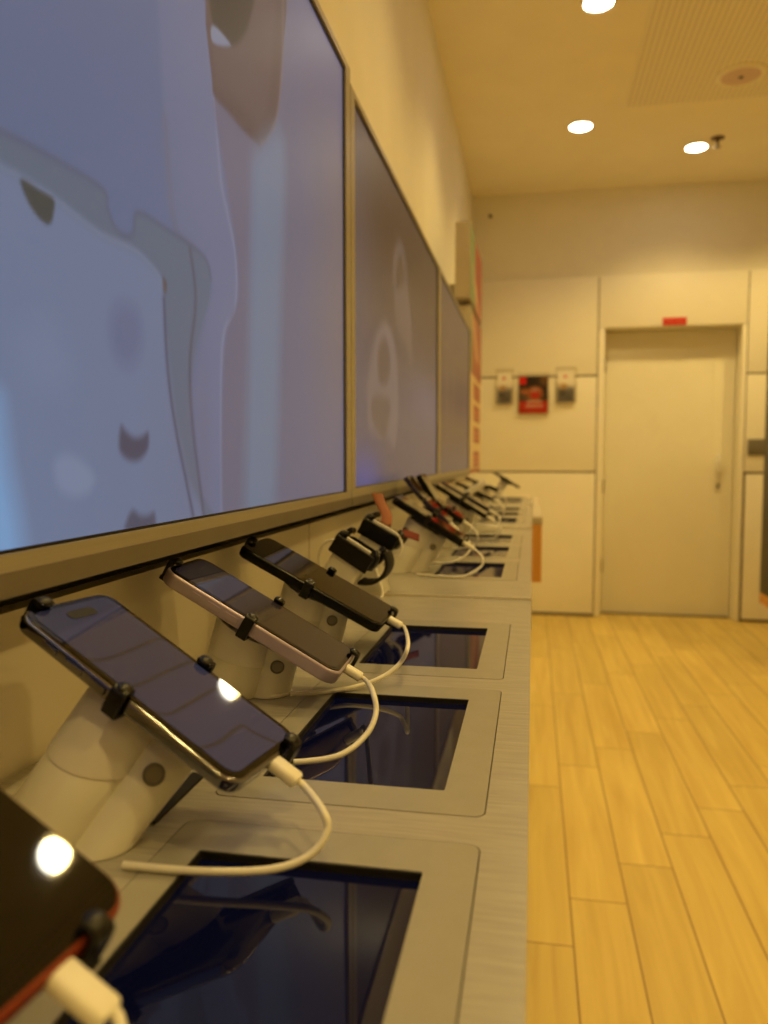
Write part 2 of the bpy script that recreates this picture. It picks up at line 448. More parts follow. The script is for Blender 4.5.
bm = bmesh.new(); lathe(bm, [(.012, -.013), (.012, -.017), (.0005, -.018)], (0, 0, 0), 20); obj('centre_cap', bm, M['dark_metal'], t, True)
t = thing('fire_sprinkler', 'small brass sprinkler head hanging from the ceiling by a downlight', 'sprinkler', (1.035, 4.985, CZ))
bm = bmesh.new(); lathe(bm, [(.038, 0), (.038, -.004), (.016, -.012), (.014, -.012)], (0, 0, 0), 24); obj('escutcheon', bm, M['brass'], t, True)
bm = bmesh.new(); lathe(bm, [(.009, -.01), (.009, -.03), (.005, -.034), (.005, -.05)], (0, 0, 0), 16); obj('stem', bm, M['brass'], t, True)
bm = bmesh.new(); lathe(bm, [(.018, -.05), (.018, -.053), (.003, -.055)], (0, 0, 0), 16); obj('deflector', bm, M['brass'], t, True)
sm = bmesh.new(); lathe(sm, [(.014, 0), (.014, .008), (.009, .011)], (0, 0, 0), 20)
for v in sm.verts: v.co = Vector((v.co.x, -v.co.z, v.co.y))
for v in sm.verts: v.co += Vector((-.32, YF, 2.855))
tag(obj('wall_sensor', sm, M['grey_plate'], None, True), 'tiny dark sensor high on the far wall', 'sensor')

# light switch and brochure holders on the far wall
t = thing('light_switch', 'grey rectangular switch plate beside the door', 'switch', (1.50, YF - .02, 1.21))
bx('face_plate', -.062, .075, -.010, 0, -.055, .055, M['grey_plate'], t, bev=.003)
for x in (-.045, .012): bx('rocker', x, x + .045, -.014, -.009, -.035, .035, M['grey_plate'], t, bev=.002)

def holder(x, z0, z1, w, name, label, lab2, painter):
    t = thing('brochure_holder', label, 'brochure holder', (x, YF - .02, z0), 'clear wall holders')
    h = z1 - z0
    for n, (xa, xb, ya, yb, za, zb) in {'mounting_plate': (-w / 2 - .012, w / 2 + .012, -.0035, -.0006, -.02, h + .03), 'front_plate': (-w / 2 - .012, w / 2 + .012, -.034, -.031, -.02, h * .55),
                                        'base': (-w / 2 - .012, w / 2 + .012, -.031, -.003, -.02, -.017)}.items():
        bx(n, xa, xb, ya, yb, za, zb, M['acrylic'], t)
    for s in (-1, 1): bx('side_plate', s * (w / 2 + .0105) - .0015, s * (w / 2 + .0105) + .0015, -.031, -.003, -.017, h * .6, M['acrylic'], t)
    b = thing('brochure', lab2, 'brochure', (x, YF - .02, z0), 'brochures on the far wall')
    bx('page_stack', -w / 2, w / 2, -.022, -.006, -.016, h, M['white_print'], b)
    picture('cover', (0, -.0225, 0), (1, 0, 0), (0, 0, 1), -w / 2, w / 2, -.016, h, 40, 56, painter, M['print'], b)

def small_cover(w, h):
    def f(U, V):
        p = Paint(U, V, (.93, .91, .88))
        p.disc(-w * .04, h * .80, .010, .010, (.80, .12, .10), .25)
        p.rect(-w / 2, w / 2, -.02, h * .40, (.40, .40, .44), .03); p.blob(-w * .12, h * .46, w * .2, h * .10, (.75, .58, .35))
        p.blob(w * .2, h * .38, w * .2, h * .07, (.55, .57, .62)); p.blob(-w * .2, h * .22, w * .15, h * .08, (.22, .24, .30)); p.blob(w * .15, h * .06, w * .2, h * .05, (.30, .31, .36))
        return p
    return f
def red_cover(w, h):
    def f(U, V):
        p = Paint(U, V, (.17, .13, .12))
        p.blob(w * .38, h * .9, w * .2, h * .2, (.45, .32, .20)); p.blob(-w * .3, h * .55, w * .22, h * .12, (.72, .42, .25)); p.blob(-w * .3, h * .38, w * .22, h * .10, (.35, .33, .34))
        p.disc(0.01, h * .5, w * .30, h * .22, (.62, .36, .24), .3); p.blob(.01, h * .55, w * .10, h * .12, (.66, .55, .50)); p.disc(.012, h * .46, w * .16, h * .10, (.78, .13, .12), .4)
        p.rect(-w / 2, w / 2, -.03, h * .30, (.76, .10, .09), .006)
        p.rect(-w / 2, -w * .25, h * .78, h * 1.1, (.80, .12, .12), .004)
        for k, (a, b_) in enumerate(((-.22, .30), (-.26, .32))):
            v = h * (.28 - .13 * k)
            x = a
            while x < b_:
                p.rect(x * w, (x + .055) * w, v - h * .035, v + h * .03, (.90, .82, .78), .004); x += .075
        return p
    return f
holder(-.207, 1.540, 1.745, .105, 'left', 'clear acrylic holder left of the red brochure on the far wall', 'white leaflet with grey picture in the left wall holder', small_cover(.105, .205))
holder(-.003, 1.470, 1.712, .202, 'mid', 'larger clear acrylic holder in the middle on the far wall', 'red and black brochure with pale lettering on the far wall', red_cover(.202, .242))
holder(.222, 1.545, 1.750, .120, 'right', 'clear acrylic holder right of the red brochure, closer to the door', 'white leaflet with grey picture in the holder nearer the door', small_cover(.120, .205))

# standing display unit at the right edge of the photo
t = thing('display_unit', 'dark edged tall display unit at the right edge of the photo', 'display unit', (1.30, 4.6, 0))
bx('side_panel', 0, .02, -.12, .22, .36, 2.10, M['dark_metal'], t, bev=.003)
bx('side_panel', .98, 1.0, -.12, .22, .36, 2.10, M['dark_metal'], t, bev=.003)
bx('back_board', .02, .98, .19, .22, .36, 2.10, M['body_board'], t)
bx('top_board', .02, .98, -.12, .19, 2.07, 2.10, M['dark_metal'], t)
bx('wooden_shelf', .0, 1.0, -.14, .22, .30, .36, M['wood'], t, bev=.003)
for z in (.85, 1.35): bx('shelf', .02, .98, -.10, .19, z, z + .02, M['white_plastic'], t)
bx('plinth', .25, .85, -.08, .20, 0, .30, M['dark_metal'], t)

# ------------------------------------------------------------------ counters
SEAMS = [-.02, 1.07, 2.16, 3.25, 3.93]
SCREEN_BACK = [.350, .616, .883, 1.443, 1.710, 1.977, 2.535, 2.802, 3.069, 3.600, 3.867]
PX0, PX1, SX0, SX1 = -.178, -.0235, -.159, -.048
XB = -.308
CL = ['grey counter unit nearest the viewer under the big blue screen', 'grey counter unit second along the wall, behind the first seam', 'grey counter unit third along the wall toward the door', 'short grey counter unit at the far end by the door wall']
for i in range(4):
    y0, y1 = SEAMS[i], SEAMS[i + 1]
    t = thing('display_counter', CL[i], 'counter', (-.16, (y0 + y1) / 2, 0), 'counter units along the wall')
    o = (-.16, (y0 + y1) / 2, 0)
    holes = []
    for sb in SCREEN_BACK:
        if y0 < sb < y1:
            yb, yf = min(sb + .030, y1 - .012), sb - .205
            holes.append(shift(rr_loop(PX1 - PX0 + .0014, yb - yf + .0014, .007), ((PX0 + PX1) / 2 - o[0], (yb + yf) / 2 - o[1])))
    w2 = XB - o[0]
    outer = [(w2, y0 + .0012 - o[1]), (.0 - o[0], y0 + .0012 - o[1]), (.0 - o[0], y1 - .0012 - o[1]), (w2, y1 - .0012 - o[1])]
    holed_plate('worktop', outer, holes, TZ - .014, TZ, M['counter'], t)
    bx('worktop_core', XB, -.003, y0 + .002, y1 - .002, TZ - .04, TZ - .0142, M['gasket'], t, off=o)
    bx('end_trim', XB, .001, y0 - .0010, y0 + .0010, TZ - .04, TZ + (.0035 if i else .0006), M['trim_metal'], t, off=o)
    if i < 3: bx('edge_band', -.003, 0, y0 + .002, y1 - .002, TZ - .04, TZ - .0142, M['frame_metal'], t, off=o)
    bx('cabinet_body', XB, -.02, y0 + .002, y1 - .002, .08, TZ - .04, M['white_plastic'], t, off=o)
    bx('plinth', XB, -.05, y0 + .002, y1 - .002, 0, .08, M['dark_metal'], t, off=o)
    bx('back_panel', XB - .020, XB - .004, y0 + .0015, y1 - .0015, .0, 1.0425, M['back_board'], t, off=o)
    bx('rear_gasket', XB - .004, XB, y0 + .002, y1 - .002, TZ - .04, TZ - .003, M['gasket'], t, off=o)
t = thing('drawer_box', 'wooden box with pale top hung at the far end of the counters', 'box', (.02, 3.3, .715))
bx('wood_body', -.0195, .0125, -.62, .62, 0, .197, M['wood'], t, bev=.002)
bx('pale_top', -.0195, .0145, -.62, .62, .197, .223, M['body_board'], t, bev=.003)

# price tablets set flush into the counters
order = ['nearest the viewer, crossed by the silver phone cable', 'second from the viewer, crossed by the pink phone cable', 'third from the viewer, beside the black phone',
         'first beyond the first counter seam', 'second beyond the first counter seam', 'third beyond the first counter seam',
         'first on the third counter unit', 'middle one on the third counter unit', 'farthest on the third counter unit', 'nearer one on the short far counter', 'last of all at the far counter end']
for sb, od in zip(SCREEN_BACK, order):
    i = max(k for k in range(4) if SEAMS[k] < sb)
    yb, yf = min(sb + .030, SEAMS[i + 1] - .012), sb - .205
    c = ((PX0 + PX1) / 2, (yb + yf) / 2)
    t = thing('price_tablet', 'dark tablet set into the counter, ' + od, 'tablet', (c[0], c[1], TZ - .014), 'tablets set into the counters')
    sw, sl = SX1 - SX0, .175
    sc_c = ((SX0 + SX1) / 2 - c[0], sb - sl / 2 - c[1])
    holed_plate('cover_plate', rr_loop(PX1 - PX0, yb - yf, .0064), [shift(rr_loop(sw, sl, .0012, 2), sc_c)], .002, .0142, M['plate'], t)
    bx('screen', sc_c[0] - sw / 2 - .004, sc_c[0] + sw / 2 + .004, sc_c[1] - sl / 2 - .004, sc_c[1] + sl / 2 + .004, .001, .0098, M['tablet_glass_glow'], t)
    bm = bmesh.new()
    for (a, b_, c_, d_) in ((-sw / 2 - .001, -sw / 2 + .0012, -sl / 2, sl / 2), (-sw / 2, sw / 2, sl / 2 - .0012, sl / 2 + .001)):
        box(bm, sc_c[0] + a, sc_c[0] + b_, sc_c[1] + c_, sc_c[1] + d_, .0098, .0138)
    obj('gasket', bm, M['gasket'], t)

# ------------------------------------------------------------------ wall screens
FX = -.27
SZ0, SZ1 = 1.0895, 1.667
SPANS = [(.092, 1.112), (1.168, 2.220), (2.275, 3.338)]
#PICTURE_POLYS
CASE = [(0.327, 1.297), (0.369, 1.303), (0.42, 1.306), (0.466, 1.306), (0.471, 1.296), (0.479, 1.287), (0.491, 1.284), (0.504, 1.289), (0.511, 1.305), (0.552, 1.306), (0.598, 1.305), (0.626, 1.301), (0.635, 1.288), (0.631, 1.269), (0.613, 1.241), (0.596, 1.207), (0.59, 1.174), (0.596, 1.142), (0.606, 1.11), (0.617, 1.075), (0.315, 1.079)]
INNER = [(0.326, 1.282), (0.368, 1.285), (0.41, 1.284), (0.462, 1.277), (0.506, 1.278), (0.535, 1.271), (0.547, 1.263), (0.55, 1.231), (0.557, 1.195), (0.567, 1.158), (0.584, 1.119), (0.599, 1.077), (0.315, 1.079)]
PANEL = [(0.536, 1.48), (0.546, 1.465), (0.551, 1.404), (0.553, 1.348), (0.564, 1.315), (0.595, 1.305), (0.63, 1.3), (0.637, 1.279), (0.621, 1.242), (0.602, 1.199), (0.6, 1.159), (0.61, 1.118), (0.621, 1.075), (0.651, 1.072), (0.652, 1.143), (0.657, 1.222), (0.689, 1.271), (0.696, 1.318), (0.675, 1.352), (0.66, 1.377), (0.649, 1.423), (0.644, 1.471), (0.645, 1.543)]
SEAM = [(0.647, 1.545), (0.644, 1.471), (0.651, 1.424), (0.66, 1.377), (0.675, 1.352), (0.693, 1.317), (0.689, 1.271), (0.657, 1.231), (0.651, 1.072)]
SEAM2 = [(0.555, 1.385), (0.561, 1.336), (0.573, 1.307), (0.606, 1.3), (0.597, 1.262)]
SEAM3 = [(0.595, 1.301), (0.604, 1.264), (0.591, 1.214), (0.593, 1.167), (0.605, 1.118), (0.617, 1.075)]
SEAM4 = [(0.548, 1.253), (0.552, 1.202), (0.564, 1.157), (0.58, 1.119), (0.597, 1.077)]
CASE2 = [(0.647, 1.545), (0.841, 1.658), (0.835, 1.562), (0.816, 1.497), (0.786, 1.462), (0.762, 1.447), (0.718, 1.443), (0.683, 1.444), (0.652, 1.444), (0.644, 1.454)]
CASE2IN = [(0.652, 1.547), (0.807, 1.638), (0.801, 1.546), (0.787, 1.495), (0.762, 1.465), (0.734, 1.463), (0.689, 1.459), (0.652, 1.456)]
HOLE2 = [(0.649, 1.538), (0.75, 1.595), (0.737, 1.552), (0.716, 1.524), (0.69, 1.505), (0.667, 1.496), (0.648, 1.498)]
HOLE2L = [(0.648, 1.501), (0.688, 1.504), (0.647, 1.486)]
FOLD = [(0.648, 1.443), (0.708, 1.446), (0.768, 1.447), (0.747, 1.426), (0.735, 1.384), (0.716, 1.067), (0.656, 1.072), (0.662, 1.231), (0.697, 1.282), (0.694, 1.326), (0.672, 1.381)]
STRIP = [(0.75, 1.436), (0.839, 1.48), (0.824, 1.307), (0.787, 1.06), (0.71, 1.067), (0.724, 1.24), (0.737, 1.375)]
H1 = [(0.384, 1.284), (0.399, 1.284), (0.413, 1.283), (0.413, 1.276), (0.409, 1.268), (0.4, 1.268), (0.39, 1.274)]
H2 = [(0.482, 1.157), (0.488, 1.154), (0.499, 1.15), (0.51, 1.151), (0.519, 1.154), (0.519, 1.144), (0.511, 1.137), (0.5, 1.134), (0.487, 1.136), (0.479, 1.143)]
H3 = [(0.495, 1.1), (0.505, 1.096), (0.516, 1.095), (0.526, 1.096), (0.524, 1.084), (0.487, 1.087), (0.487, 1.094)]
E1 = [(0.474, 1.229), (0.487, 1.239), (0.506, 1.238), (0.513, 1.225), (0.51, 1.21), (0.496, 1.198), (0.48, 1.201), (0.472, 1.212)]
E2 = [(0.406, 1.132), (0.414, 1.138), (0.428, 1.137), (0.443, 1.13), (0.448, 1.122), (0.44, 1.114), (0.423, 1.113), (0.41, 1.119)]
E3 = [(0.38, 1.204), (0.402, 1.214), (0.421, 1.205), (0.427, 1.188), (0.414, 1.175), (0.391, 1.176), (0.379, 1.188)]
SLIT = [(0.547, 1.269), (0.553, 1.266), (0.551, 1.258), (0.547, 1.26)]
BRIGHT = [(0.322, 1.195), (0.362, 1.166), (0.366, 1.135), (0.374, 1.103), (0.377, 1.081), (0.315, 1.07)]
T2A = [(1.346, 1.349), (1.42, 1.382), (1.503, 1.378), (1.56, 1.322), (1.572, 1.233), (1.538, 1.162), (1.451, 1.17), (1.328, 1.176), (1.278, 1.191), (1.271, 1.248), (1.303, 1.301)]
T2AI = [(1.364, 1.325), (1.42, 1.355), (1.471, 1.34), (1.482, 1.303), (1.44, 1.273), (1.373, 1.274)]
T2AB = [(1.346, 1.245), (1.461, 1.249), (1.482, 1.228), (1.43, 1.169), (1.328, 1.193), (1.303, 1.225)]
T2B = [(1.513, 1.513), (1.57, 1.57), (1.644, 1.569), (1.698, 1.498), (1.756, 1.422), (1.743, 1.343), (1.659, 1.375), (1.559, 1.391), (1.525, 1.453)]
T2BI = [(1.547, 1.509), (1.594, 1.546), (1.644, 1.532), (1.632, 1.495), (1.559, 1.473)]
T3A = [(2.451, 1.501), (2.631, 1.56), (2.743, 1.407), (2.684, 1.232), (2.496, 1.193), (2.432, 1.315)]
#END_POLYS
def g(r, gg, b): return (r / 255, gg / 255, b / 255)

def screen_one(U, V):
    p = Paint(U, V, g(84, 96, 128))
    t = np.clip((V - 1.10) / .30, 0, 1); p.mix((1 - t) * .55, g(96, 106, 136))
    p.mix(np.clip((U - .55) / .15, 0, 1), g(96, 100, 126))
    p.mix(np.clip((U - .72) / .12, 0, 1), g(92, 92, 112))
    p.mix(np.clip((U - .90) / .2, 0, 1), g(104, 94, 100))
    p.mix(np.clip((U - .78) / .3, 0, 1) * np.clip((1.30 - V) / .15, 0, 1) * .6, g(92, 92, 118))
    p.mix(np.clip((U - .80) / .2, 0, 1) * np.clip((V - 1.52) / .1, 0, 1) * .6, g(88, 90, 120))
    p.poly(PANEL, g(98, 104, 132), .010, .7)
    p.line(SEAM, g(118, 122, 148), .0030, .6); p.line(SEAM2, g(88, 90, 108), .006, .45)
    p.poly(FOLD, g(94, 92, 112), .008, .9)
    p.poly(CASE2, g(80, 68, 72), .005); p.poly(CASE2IN, g(88, 76, 80), .014, .7)
    p.poly(HOLE2, g(54, 52, 54), .006); p.poly(HOLE2L, g(112, 118, 140), .004)
    p.line([CASE2[k] for k in (1, 2, 3, 4, 5)], g(112, 98, 98), .004, .5); p.line([CASE2[k] for k in (5, 6, 7, 8)], g(76, 66, 72), .004, .5)
    p.poly(STRIP, g(100, 116, 138), .035, .7)
    p.poly(CASE, g(85, 96, 116), .006)
    p.line(CASE[:13], g(76, 82, 104), .0026, .55)
    p.poly(INNER, g(99, 111, 140), .010, .95)
    p.line(INNER[:7], g(108, 118, 142), .0022, .5)
    p.mix(np.clip((U - .50) / .12, 0, 1) * np.clip((.64 - U) / .02, 0, 1) * np.clip((1.27 - V) / .1, 0, 1) * .35, g(100, 96, 116))
    p.line(SEAM3, g(72, 70, 86), .0032, .6); p.line(SEAM4, g(70, 72, 94), .003, .75)
    p.poly(E3, g(108, 120, 148), .025, .45); p.poly(E1, g(84, 90, 122), .016, .55); p.poly(E2, g(116, 128, 154), .008, .7)
    p.poly(H1, g(58, 62, 64), .003); p.poly(H2, g(68, 68, 88), .006); p.poly(H3, g(70, 72, 92), .006); p.poly(SLIT, g(80, 68, 72), .004, .8)
    p.mix(np.clip((.47 - U) / .18, 0, 1) * np.clip((1.30 - V) / .22, 0, 1) * .4, g(104, 128, 168))
    p.poly(BRIGHT, g(112, 150, 194), .022, .9, smooth=False)
    return p

def screen_two(U, V):
    p = Paint(U, V, g(82, 72, 78))
    p.mix(np.clip((V - 1.25) / .3, 0, 1), g(60, 44, 38)); p.mix(np.clip((1.40 - U) / .25, 0, 1) * .5, g(84, 78, 92))
    p.poly(T2A, g(100, 88, 88), .025, .9); p.poly(T2AI, g(76, 62, 62), .02, .9); p.poly(T2AB, g(82, 68, 66), .02, .8)
    p.poly(T2B, g(88, 74, 70), .025, .9); p.poly(T2BI, g(62, 48, 44), .02, .9)
    p.blob(1.25, 1.10, .14, .05, g(66, 72, 136), .75); p.blob(2.0, 1.28, .25, .06, g(94, 88, 104), .5)
    return p

def screen_three(U, V):
    p = Paint(U, V, g(76, 58, 50))
    p.mix(np.clip((1.44 - V) / .08, 0, 1) * np.clip((V - 1.25) / .05, 0, 1) * .75, g(64, 48, 54))
    p.poly(T3A, g(84, 66, 56), .05, .7); p.blob(2.6, 1.35, .06, .10, g(58, 42, 46), .6)
    p.mix(np.clip((1.22 - V) / .1, 0, 1) * .5, g(86, 74, 78))
    return p

SL = ['large wall screen nearest the viewer showing a blue picture of phone cases', 'middle wall screen showing a faint rounded figure', 'farthest wall screen beside the tall promotional panel']
FR = .0265
for (y0, y1), painter, lb, nu in zip(SPANS, (screen_one, screen_two, screen_three), SL, (560, 240, 160)):
    Z0, Z1 = (1.0862, 1.686) if nu == 560 else (SZ0, SZ1)
    FB = 1.0640 - Z0
    t = thing('wall_display', lb, 'screen', (FX, (y0 + y1) / 2, Z0), 'screens along the wall')
    yc = (y0 + y1) / 2; w2 = (y1 - y0) / 2; h = Z1 - Z0
    picture('screen', (0, 0, 0), (0, 1, 0), (0, 0, 1), -w2 + .004, w2 - .004, .0018, h - .004, nu, int(nu * .56),
            lambda U, V, P=painter, a=yc, z=Z0: P(U + a, V + z), M['screen_picture'], t)
    bm = bmesh.new()
    for a, b_, c_, d_ in ((-w2, -w2 + .0045, 0, h), (w2 - .0045, w2, 0, h), (-w2, w2, 0, .002), (-w2, w2, h - .0045, h)): box(bm, -.004, .0012, a, b_, c_, d_)
    obj('bezel', bm, M['black'], t)
    bm = bmesh.new()
    L_, R_ = -w2 - FR, w2 + FR
    for a, b_, c_, d_ in ((L_, -w2, 0, h), (w2, R_, 0, h), (L_, R_, h, h + .009), (L_, R_, FB, 0)): box(bm, -.03, .004, a, b_, c_, d_)
    obj('frame', bm, M['frame_metal'], t)
    bm = bmesh.new(); box(bm, .004, .0052, L_, R_, FB - .0003, FB + .013); obj('lower_rail', bm, M['shaded_rail_metal'], t)
    bx('back_housing', -.03, -.006, -w2, w2, .0, h, M['black'], t)
hs = bx('mounting_cabinet', XW, FX - .0305, .03, 3.36, 1.0645, SZ1 + .006, M['body_board']); tag(hs, 'long cream cabinet behind the three wall screens', 'cabinet')
bx('shade_sheet', XW, FX - .031, .03, 3.36, 1.0635, 1.0645, M['gap_shade'], hs)  # thin dark sheet painting in the shade below the cabinet
bx('gap_shade_board', XB - .10, XB - .0205, .03, 3.36, 1.0, 1.0635, M['gap_shade'], hs)  # added dark board where only an unlit void would show

# promotional light boxes past the last screen
def promo_top(U, V):
    p = Paint(U, V, g(128, 150, 110))
    p.mix(np.clip((U - 3.62 - (2.13 - V) * .10) / .03, 0, 1), g(156, 72, 58))
    for k in range(3): p.line([(3.50 + .10 * k, 1.98 - .03 * k), (3.74 + .10 * k, 1.86 - .02 * k)], g(226, 196, 150), .014, .9, False)
    return p
def promo_low(U, V):
    p = Paint(U, V, g(222, 200, 160))
    p.mix(np.clip((V - 1.50) / .02, 0, 1), g(160, 78, 64)); p.mix(np.clip((3.55 - U) / .05, 0, 1) * np.clip((V - 1.5) / .03, 0, 1), g(136, 146, 104))
    for k in range(3): p.line([(3.45 + .09 * k, 1.76), (3.75 + .09 * k, 1.60)], g(228, 206, 165), .014, .9, False)
    for z in (1.445, 1.345, 1.245, 1.13):
        p.rect(3.62, 4.02, z - .036, z + .036, g(156, 72, 62), .008)
        for q in (-.018, .006): p.rect(3.66, 3.97, z + q, z + q + .008, g(222, 150, 118), .006)
    p.rect(3.3, 4.2, 1.0, 1.085, g(156, 72, 62), .01)
    return p
t = thing('promotional_lightbox', 'upper promotional box with green and red picture beyond the last screen', 'sign', (-.27, 3.74, 1.815))
bx('box_body', -.065, -.001, -.37, .37, 0, .315, M['body_board'], t, bev=.003)
picture('printed_front', (0, -3.74, -1.815), (0, 1, 0), (0, 0, 1), 3.375, 4.105, 1.818, 2.127, 90, 40, promo_top, M['print'], t)
bx('wall_bracket', -.172, -.066, .28, .36, .10, .2, M['body_board'], t)
t = thing('promotional_board', 'tall promotional panel with red vertical lettering beyond the last screen', 'sign', (-.27, 3.76, 1.066))
bx('panel_body', -.065, -.001, -.35, .35, 0, .724, M['body_board'], t, bev=.003)
picture('printed_front', (0, -3.76, -1.066), (0, 1, 0), (0, 0, 1), 3.415, 4.105, 1.068, 1.788, 90, 110, promo_low, M['print'], t)
bx('dark_top_edge', -.014, .0, -.345, .345, .724, .730, M['dark_metal'], t)
bx('wall_bracket', -.172, -.066, .27, .34, .40, .5, M['body_board'], t)

# ------------------------------------------------------------------ phones, stands, cables
def pmat(c, eu):
    return Matrix.Translation(c) @ Euler(eu, 'XYZ').to_matrix().to_4x4()

def make_phone(label, c, eu, L, W, T, frame, r=.0105, island=True, painter=None, buttons=True, glass='glass_black', group='phones on the counter stands', name='smartphone'):
    t = thing(name, label, 'phone', c, group, Euler(eu, 'XYZ'))
    body = obj('body', rr_prism(L, W, r, round_prof(-T, -.0002, .0022)), M[frame], t, True)
    scr = obj('screen', rr_prism(L - .0036, W - .0036, r - .0016, [(0, -.0012), (0, .0001), (.0004, .0004)]), M[glass], t)
    if painter is not None:
        a, b_ = L / 2 - .0052, W / 2 - .0052; rc = r - .004
        def keep(U, V):
            dx = np.maximum(np.abs(U) - (a - rc), 0); dy = np.maximum(np.abs(V) - (b_ - rc), 0); return dx * dx + dy * dy < rc * rc
        picture('lit_tones', (0, 0, .00055), (1, 0, 0), (0, 1, 0), -a, a, -b_, b_, 200, 100, painter, M['phone_tones'], scr, keep)  # glowing layer carrying the screen tones and painted-in reflections
    if island:
        obj('camera_pill', rr_prism(.0068, .021, .0033, [(0, .0004), (0, .0008)], (-L / 2 + .0135, 0)), M['blackmat'], scr)
    if buttons:
        for x0, l in ((-.046, .008), (-.030, .012), (-.014, .012)):
            obj('side_button', rr_prism(l, .0012, .0005, [(0, -T * .68), (0, -T * .32)], (x0, -W / 2 - .0003), 3), M[frame], body)
    obj('camera_bump', rr_prism(.028, .030, .008, [(0, -T - .0018), (0, -T + .0005)], (-L / 2 + .0175, W / 2 - .021)), M[frame], body, True)
    return t

def make_stand(label, base, rb, c, eu, L, W, T, rt=.027, hooks=('near', 'far', 'top', 'bottom'), htop=-.3, hbot=.3, hnear=0., hfar=0., pad=None, slim=False):
    t = thing('phone_stand', label, 'phone stand', base, 'white phone stands')
    B = Vector(base); m = pmat(c, eu); n = m.to_3x3()
    loc = lambda p: (m @ Vector(p)) - B
    N_ = 40
    if pad:
        bm = bmesh.new(); box(bm, pad[0], pad[1], pad[2], pad[3], .0004, .0022); obj('base_pad', bm, M['blackmat'], t)
    def cyl(r0, r1, b, lt):
        top = [loc((lt[0] + r1 * math.cos(2 * PI * k / N_), lt[1] + r1 * math.sin(2 * PI * k / N_), -T - .0066)) for k in range(N_)]
        bot = [Vector((b[0] + r0 * math.cos(2 * PI * k / N_), b[1] + r0 * math.sin(2 * PI * k / N_), .0005)) for k in range(N_)]
        def ring(f, grow=1.):
            r = [q.lerp(a, f) for a, q in zip(top, bot)]; cc = sum(r, Vector()) / N_
            return [cc + (p - cc) * grow for p in r]
        return ring
    ring = cyl(rb, rt, (0, 0), (-.006, 0))
    bm = bmesh.new(); bridge_rings(bm, [[bm.verts.new(p) for p in ring(f, gr)] for f, gr in ((0, 1.0), (.3, 1), (.60, 1), (.615, .96), (.99, .96))]); obj('tube', bm, M['white_plastic'], t, True)
    bm = bmesh.new(); bridge_rings(bm, [[bm.verts.new(p) for p in ring(f, gr)] for f, gr in ((.58, 1.005), (.585, 1.03), (1., 1.03), (1., .98))]); obj('collar', bm, M['frosted'], t, True)
    rs = .0175 if not slim else .006
    ring2 = cyl(rs, rs, (.032, .006) if not slim else (.012, .0), (.024, .004) if not slim else (.010, 0))
    bm = bmesh.new(); bridge_rings(bm, [[bm.verts.new(p) for p in ring2(f, gr)] for f, gr in ((0, 1.05), (.05, 1.05), (.08, 1), (.5, 1), (.99, 1))]); lock = obj('lock_cylinder', bm, M['white_plastic'], t, True)
    # round release button on the cylinder
    rg = ring2(.70); k = int(N_ * .80); pc = rg[k]; axis_ = pc - sum(rg, Vector()) / N_; cax = (sum(ring2(1.), Vector()) - sum(ring2(0.), Vector())).normalized(); axis_ = (axis_ - cax * axis_.dot(cax)).normalized()
    up = cax; s = axis_.cross(up).normalized(); u = s.cross(axis_)
    bm = bmesh.new(); rr = []
    for h, q in ((-.001, .0056), (.0012, .0056), (.0016, .0050), (.0006, .0042)):
        rr.append([bm.verts.new(pc + axis_ * h + q * (math.cos(2 * PI * j / 20) * s + math.sin(2 * PI * j / 20) * u)) for j in range(20)])
    if not slim: bridge_rings(bm, rr); obj('release_button', bm, M['grey_plate'], lock, True)
    # mounting plate under the phone
    bm = rr_prism(min(.058, L - .026), .040, .005, [(0, -T - .0062), (0, -T - .0004)])
    for v in bm.verts: v.co = loc(v.co)
    obj('mounting_plate', bm, M['black'], t)
    z0, z1 = -T - .0024, .0026
    def edge_path(e, a):
        return [(a, z0), (e + .0004, z0), (e + .0026, z0 + .0022), (e + .0027, z1 - .002), (e + .0008, z1 + .0002), (e - .0040, z1)]
    for hname in hooks:
        bm = bmesh.new()
        if hname in ('near', 'far'):
            sy = -1 if hname == 'near' else 1; x = hnear if sy < 0 else hfar
            strip_sweep([(x, sy * q, z) for q, z in edge_path(W / 2, .021)], .0086, .0032, (1, 0, 0), 6, bm)
            cc, rx, ry = (x, sy * (W / 2 - .0012), z1 + .0006), .0047, .0046
        else:
            sx = -1 if hname == 'top' else 1; y = (htop if sx < 0 else hbot) * W
            strip_sweep([(sx * q, y, z) for q, z in edge_path(L / 2, .031)], .0086, .0032, (0, 1, 0), 6, bm)
            cc, rx, ry = (sx * (L / 2 - .0012), y, z1 + .0006), .0046, .0047
        r = bmesh.ops.create_uvsphere(bm, u_segments=18, v_segments=10, radius=1)
        for v in r['verts']: v.co = Vector((cc[0] + v.co.x * rx, cc[1] + v.co.y * ry, cc[2] + v.co.z * .0026))
        for v in bm.verts: v.co = loc(v.co)
        obj('security_hook', bm, M['black'], t, True)
    return t

